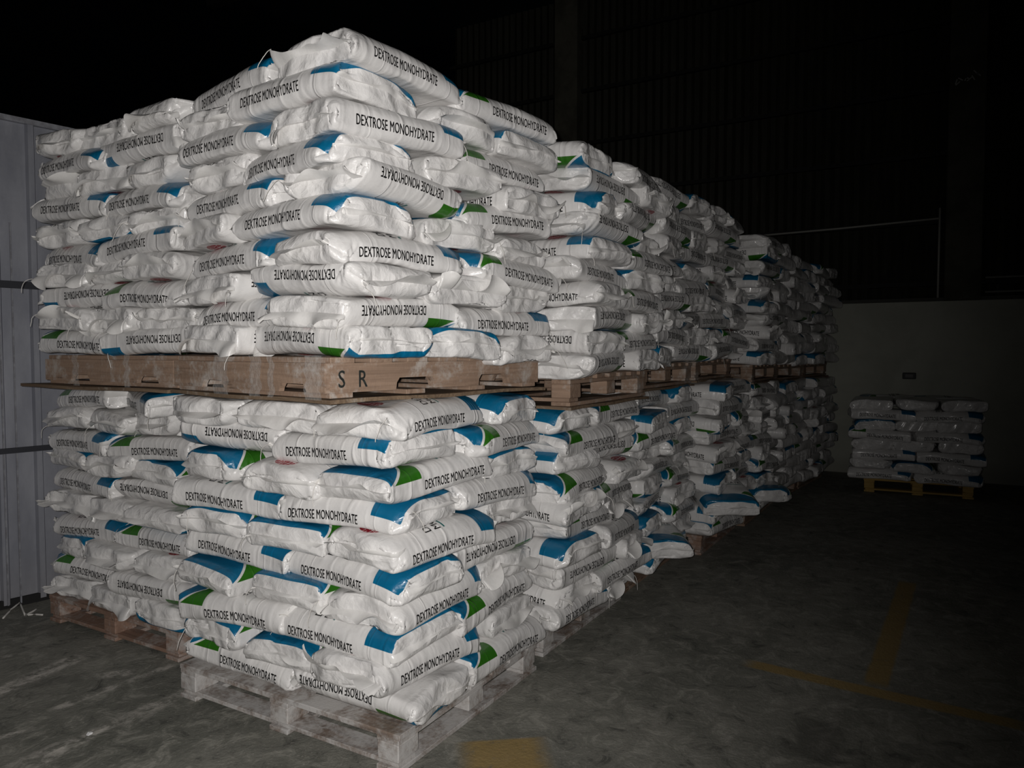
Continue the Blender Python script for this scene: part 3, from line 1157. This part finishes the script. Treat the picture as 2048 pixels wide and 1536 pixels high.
# lone pallet by the far wall
far_layers = []
for i, (k, f) in enumerate([('A', ['UB', 'UB']), ('B', ['DH', 'UF', 'DH']), ('A', ['UB', 'UB']), ('B', ['DH', 'DH', 'DH']),
                            ('A', ['UB', 'UG']), ('B', ['DH', 'DH', 'UF']), ('A', ['UB', 'UB']), ('B', ['DH', 'DH', 'DH'])]):
    far_layers.append((k, f, ['UB' if k == 'A' else 'UH']))
stack(8.72, -0.29, PAL_H, 4, 0.105, far_layers, 'lone stack by far wall', 'sacks in the lone stack by the far wall', jit=0.9)
for q in (0.9,):
    add_sack(8.72 + 0.8, -0.29 + q, PAL_H + 0.105 * 7.5, 94 + RND.uniform(-3, 3), False, RND.randrange(NVAR),
             'white sack, top course of the lone stack by the far wall, %s rear' % ('right' if q < 0.5 else 'left'), 'sacks in the lone stack by the far wall')

# ------------------------------------------------------------------ make the sacks; the 300 nearest singly, the far rest as one mass
for i, c in enumerate(CODES):
    d = Vector((c['x'], c['y'], c['z'])) - CAM
    c['d'] = d.length
    c['far_lone'] = c['x'] > 8.0 and c['y'] < 0.95
order = sorted(range(len(CODES)), key=lambda i: CODES[i]['d'] - (3 if CODES[i]['far_lone'] else 0))
single = set(order[:300])
seen_labels = {}


def matrix_of(c):
    m = Matrix.Translation((c['x'], c['y'], c['z'])) @ Matrix.Rotation(R(c['yaw']), 4, 'Z') @ \
        Matrix.Rotation(R(c['pitch']), 4, 'Y') @ Matrix.Rotation(R(c['roll']), 4, 'X')
    return m


FLIPPED = {}


def flipped(var):
    """the same sack lying face down: turned over about its long axis, still sagging to its rim"""
    if var in FLIPPED:
        return FLIPPED[var]
    src = VAR[var]
    dr = DROOP

    def turn(me):
        m2 = me.copy()
        co = np.empty(len(m2.vertices) * 3)
        m2.vertices.foreach_get('co', co)
        co = co.reshape(-1, 3)
        co[:, 1] *= -1
        co[:, 2] *= -1
        co[:, 2] -= 2 * dr * (np.clip(np.abs(co[:, 0]) / 0.33, 0, 1.1) ** 2 * 0.7 + (co[:, 1] / 0.22) ** 2 * 0.6) - 2 * dr * 0.45
        m2.vertices.foreach_set('co', co.ravel())
        m2.update()
        return m2
    FLIPPED[var] = dict(me=turn(src['me']), fh=turn(src['fh']), ff=turn(src['ff']), thr=[turn(t_) for t_ in src['thr']])
    # loose threads still hang down
    for a, b in zip(FLIPPED[var]['thr'], src['thr']):
        ca_ = np.empty(len(a.vertices) * 3); a.vertices.foreach_get('co', ca_); ca_ = ca_.reshape(-1, 3)
        cb_ = np.empty(len(b.vertices) * 3); b.vertices.foreach_get('co', cb_); cb_ = cb_.reshape(-1, 3)
        z0 = ca_[0, 2]
        ca_[:, 2] = z0 + (cb_[:, 2] - cb_[0, 2])
        a.vertices.foreach_set('co', ca_.ravel())
    return FLIPPED[var]


mass_v, mass_f, mass_uv, mb0 = [], [], [], 0
for i, c in enumerate(CODES):
    src = flipped(c['var']) if c['down'] else VAR[c['var']]
    Mx = matrix_of(c)
    if i in single:
        lab = c['label']
        if lab in seen_labels:
            print('DUP', lab)
        seen_labels[lab] = 1
        o = bpy.data.objects.new('printed_sack', src['me'])
        C.objects.link(o)
        o.matrix_world = Mx
        tag(o, lab, 'sack', c['group'])
        near = c['d'] < 7.5
        if near:
            for nm, me in (('sewn_flap', src['fh']), ('sewn_flap', src['ff'])):
                ch = bpy.data.objects.new(nm, me)
                C.objects.link(ch)
                ch.parent = o
            rr = random.Random(i)
            if rr.random() < 0.75:
                ch = bpy.data.objects.new('thread', src['thr'][rr.randrange(3)])
                C.objects.link(ch)
                ch.parent = o
    else:
        me = src['me']
        P = VAR[c['var']]['P']
        co = np.empty(len(me.vertices) * 3)
        me.vertices.foreach_get('co', co)
        Pg = co.reshape(-1, 3)[:NU * NR].reshape(NU, NR, 3)[::2, ::2]
        a_, b_ = Pg.shape[:2]
        q = Pg.reshape(-1, 3)
        A3 = np.array(Mx)[:3, :3]
        q = q @ A3.T + np.array(Mx)[:3, 3]
        mass_v.append(q)
        for u_ in range(a_ - 1):
            for s_ in range(b_):
                s1 = (s_ + 1) % b_
                mass_f.append((mb0 + u_ * b_ + s_, mb0 + (u_ + 1) * b_ + s_, mb0 + (u_ + 1) * b_ + s1, mb0 + u_ * b_ + s1))
                mass_uv += [(u_ / (a_ - 1), s_ / b_), ((u_ + 1) / (a_ - 1), s_ / b_), ((u_ + 1) / (a_ - 1), (s_ + 1) / b_), (u_ / (a_ - 1), (s_ + 1) / b_)]
        mb0 += a_ * b_
if mass_v:
    me = bpy.data.meshes.new('far_sacks')
    me.from_pydata(np.concatenate(mass_v).tolist(), [], mass_f)
    me.materials.append(M['film'])
    me.polygons.foreach_set('use_smooth', [True] * len(mass_f))
    uvl = me.uv_layers.new(name='sack')
    uvl.data.foreach_set('uv', np.array(mass_uv, dtype=np.float32).ravel())
    o = bpy.data.objects.new('far_sacks', me)
    C.objects.link(o)
    tag(o, 'dim white sacks heaped at the far end of the long row', 'sacks', None, 'stuff')
print('SACKS', len(CODES), 'single', len(single))

# ------------------------------------------------------------------ pallets under the stacks
rp = random.Random(9)
place_pallet(block_pallet(1.02, 1.2, 'wood_dusty', rp), 2.02, 1.65, 0, 0, 'dusty whitewashed pallet on the floor under the nearest sacks', 'pallets on the floor')
place_pallet(block_pallet(1.0, 1.12, 'wood_red', rp), 2.24, 3.17, 0, 0, 'reddish wooden pallet on the floor nearest the metal wall', 'pallets on the floor')
up = place_pallet(notched_pallet(1.16, 1.0, 'wood', rp), 1.87, 1.81, 1.335, -8, 'notched pallet stencilled S R under the nearest upper sacks', 'pallets in the upper tier')
place_pallet(notched_pallet(1.0, 1.0, 'wood', rp), 2.06, 2.88, 1.335, 0, 'upper wooden pallet nearest the metal wall', 'pallets in the upper tier')
slip_sheet(1.84, 1.78, 1.318, -8, 1.22, 1.06, 'thin dark board under the stencilled upper pallet')
slip_sheet(1.98, 2.84, 1.318, 0, 1.1, 1.16, 'thin dark board under the upper pallet by the metal wall')
for i, (x0, yl, yu, zb, pz, od_, a0) in enumerate(ROW):
    place_pallet(block_pallet(1.0, 1.2, 'wood_dusty' if i == 0 else ('wood_red' if i % 2 == 0 else 'wood'), rp), x0 + 0.05, yl + 0.13, 0, -5.5 if i >= 4 else 0,
                 'wooden pallet on the floor under the %s lower stack along the aisle' % od_, 'pallets on the floor')
    place_pallet(block_pallet(1.0, 1.1, 'wood', rp), x0 + 0.03, yu + 0.10, zb + 0.01, -5.5 if i >= 4 else 0,
                 'wooden pallet under the %s upper stack along the aisle' % od_, 'pallets in the upper tier')
    slip_sheet(x0, yu + 0.08, zb - 0.006, -5.5 if i >= 4 else 0, 1.04, 1.16, 'thin dark board under the %s upper pallet along the aisle' % od_)
place_pallet(block_pallet(1.0, 1.0, 'wood_yellow', rp), 8.78, -0.22, 0, 4, 'yellowish pallet under the lone stack by the far wall', 'pallets on the floor')

# torn stretch film still clinging to the side boards of the two front upper pallets
ft = NT('clear_film')
ft.out((0.85, 0.85, 0.83), 0.15, ft.bump(ft.noise(ft.n('ShaderNodeTexCoord').outputs['Object'], 55, 4, 0.6), 0.8, 0.01), 0.6)
ft.b.inputs['Alpha'].default_value = 0.16
up2 = [o_ for o_ in C.objects if o_.get('label', '').startswith('upper wooden pallet nearest')][0]


def film(par, y0, wd, seed, x0=-0.0245):
    r_ = random.Random(seed)
    vs_, fs_ = [], []
    nz, ny = 14, 6
    for a in range(nz + 1):
        for b in range(ny + 1):
            z = 0.145 - 0.150 * a / nz
            y = y0 + wd * b / ny + 0.006 * math.sin(a * 0.9 + seed) + r_.uniform(-.0015, .0015)
            vs_.append((x0 - 0.0015 - abs(0.005 * math.sin(b * 2.1 + a * 0.7 + seed)), y, z))
    for a in range(nz):
        for b in range(ny):
            k_ = a * (ny + 1) + b
            fs_.append((k_, k_ + 1, k_ + ny + 2, k_ + ny + 1))
    o_ = link('stretch_film', vs_, fs_, ft.m, par, True)
    o_['label'] = 'torn strip of clear stretch film'


for y0, wd, sd in ((0.28, 0.035, 1), (0.36, 0.07, 2), (0.58, 0.10, 3), (0.01, 0.09, 4)):
    film(up, y0, wd, sd)
for y0, wd, sd in ((0.30, 0.04, 5), (0.70, 0.05, 6)):
    film(up2, y0, wd, sd)

# stencil S R on the aisle-side stringer near its corner
for ch_, xo in (('S', 0.035), ('R', 0.125)):
    V, F = text_mesh(ch_, 0.085, 0.85, 0.0, 0)
    vs = [(xo + a, -0.0012, 0.035 + b) for a, b in V]
    o = link('stencil_letter', vs, F, M['stencil'], up)

# cut end of twine on the floor by the metal wall, a paint chip
pts = [(*at_floor(px, py), 0.004 + zz) for px, py, zz in ((6, 1238, 0), (22, 1224, .01), (40, 1213, .02), (50, 1232, 0), (60, 1228, 0), (72, 1224, .01), (52, 1233, .004), (70, 1230, 0), (86, 1231, 0))]
sm = []
for a in range(len(pts) - 1):
    for k in range(4):
        f = k / 4
        sm.append(tuple(pts[a][i] * (1 - f) + pts[a + 1][i] * f for i in range(3)))
vs, fs = tube_data(sm + [pts[-1]], 0.005, 6)
tag(link('twine', vs, fs, M['thread'], None, True), 'scrap of pale twine lying on the floor by the metal wall', 'twine')
x_, y_ = at_floor(176, 1472)
bmx = MB()
bmx.poly([(0, 0), (0.016, 0), (0.02, 0.006), (0.008, 0.009)], 0, 0.014)
cp = bmx.build('plaster_chip', plain('chip_white', (0.8, 0.8, 0.8), 0.7))
cp.location = (x_, y_, 0)
tag(cp, 'tiny white chip on the floor left of the dusty pallet', 'chip')
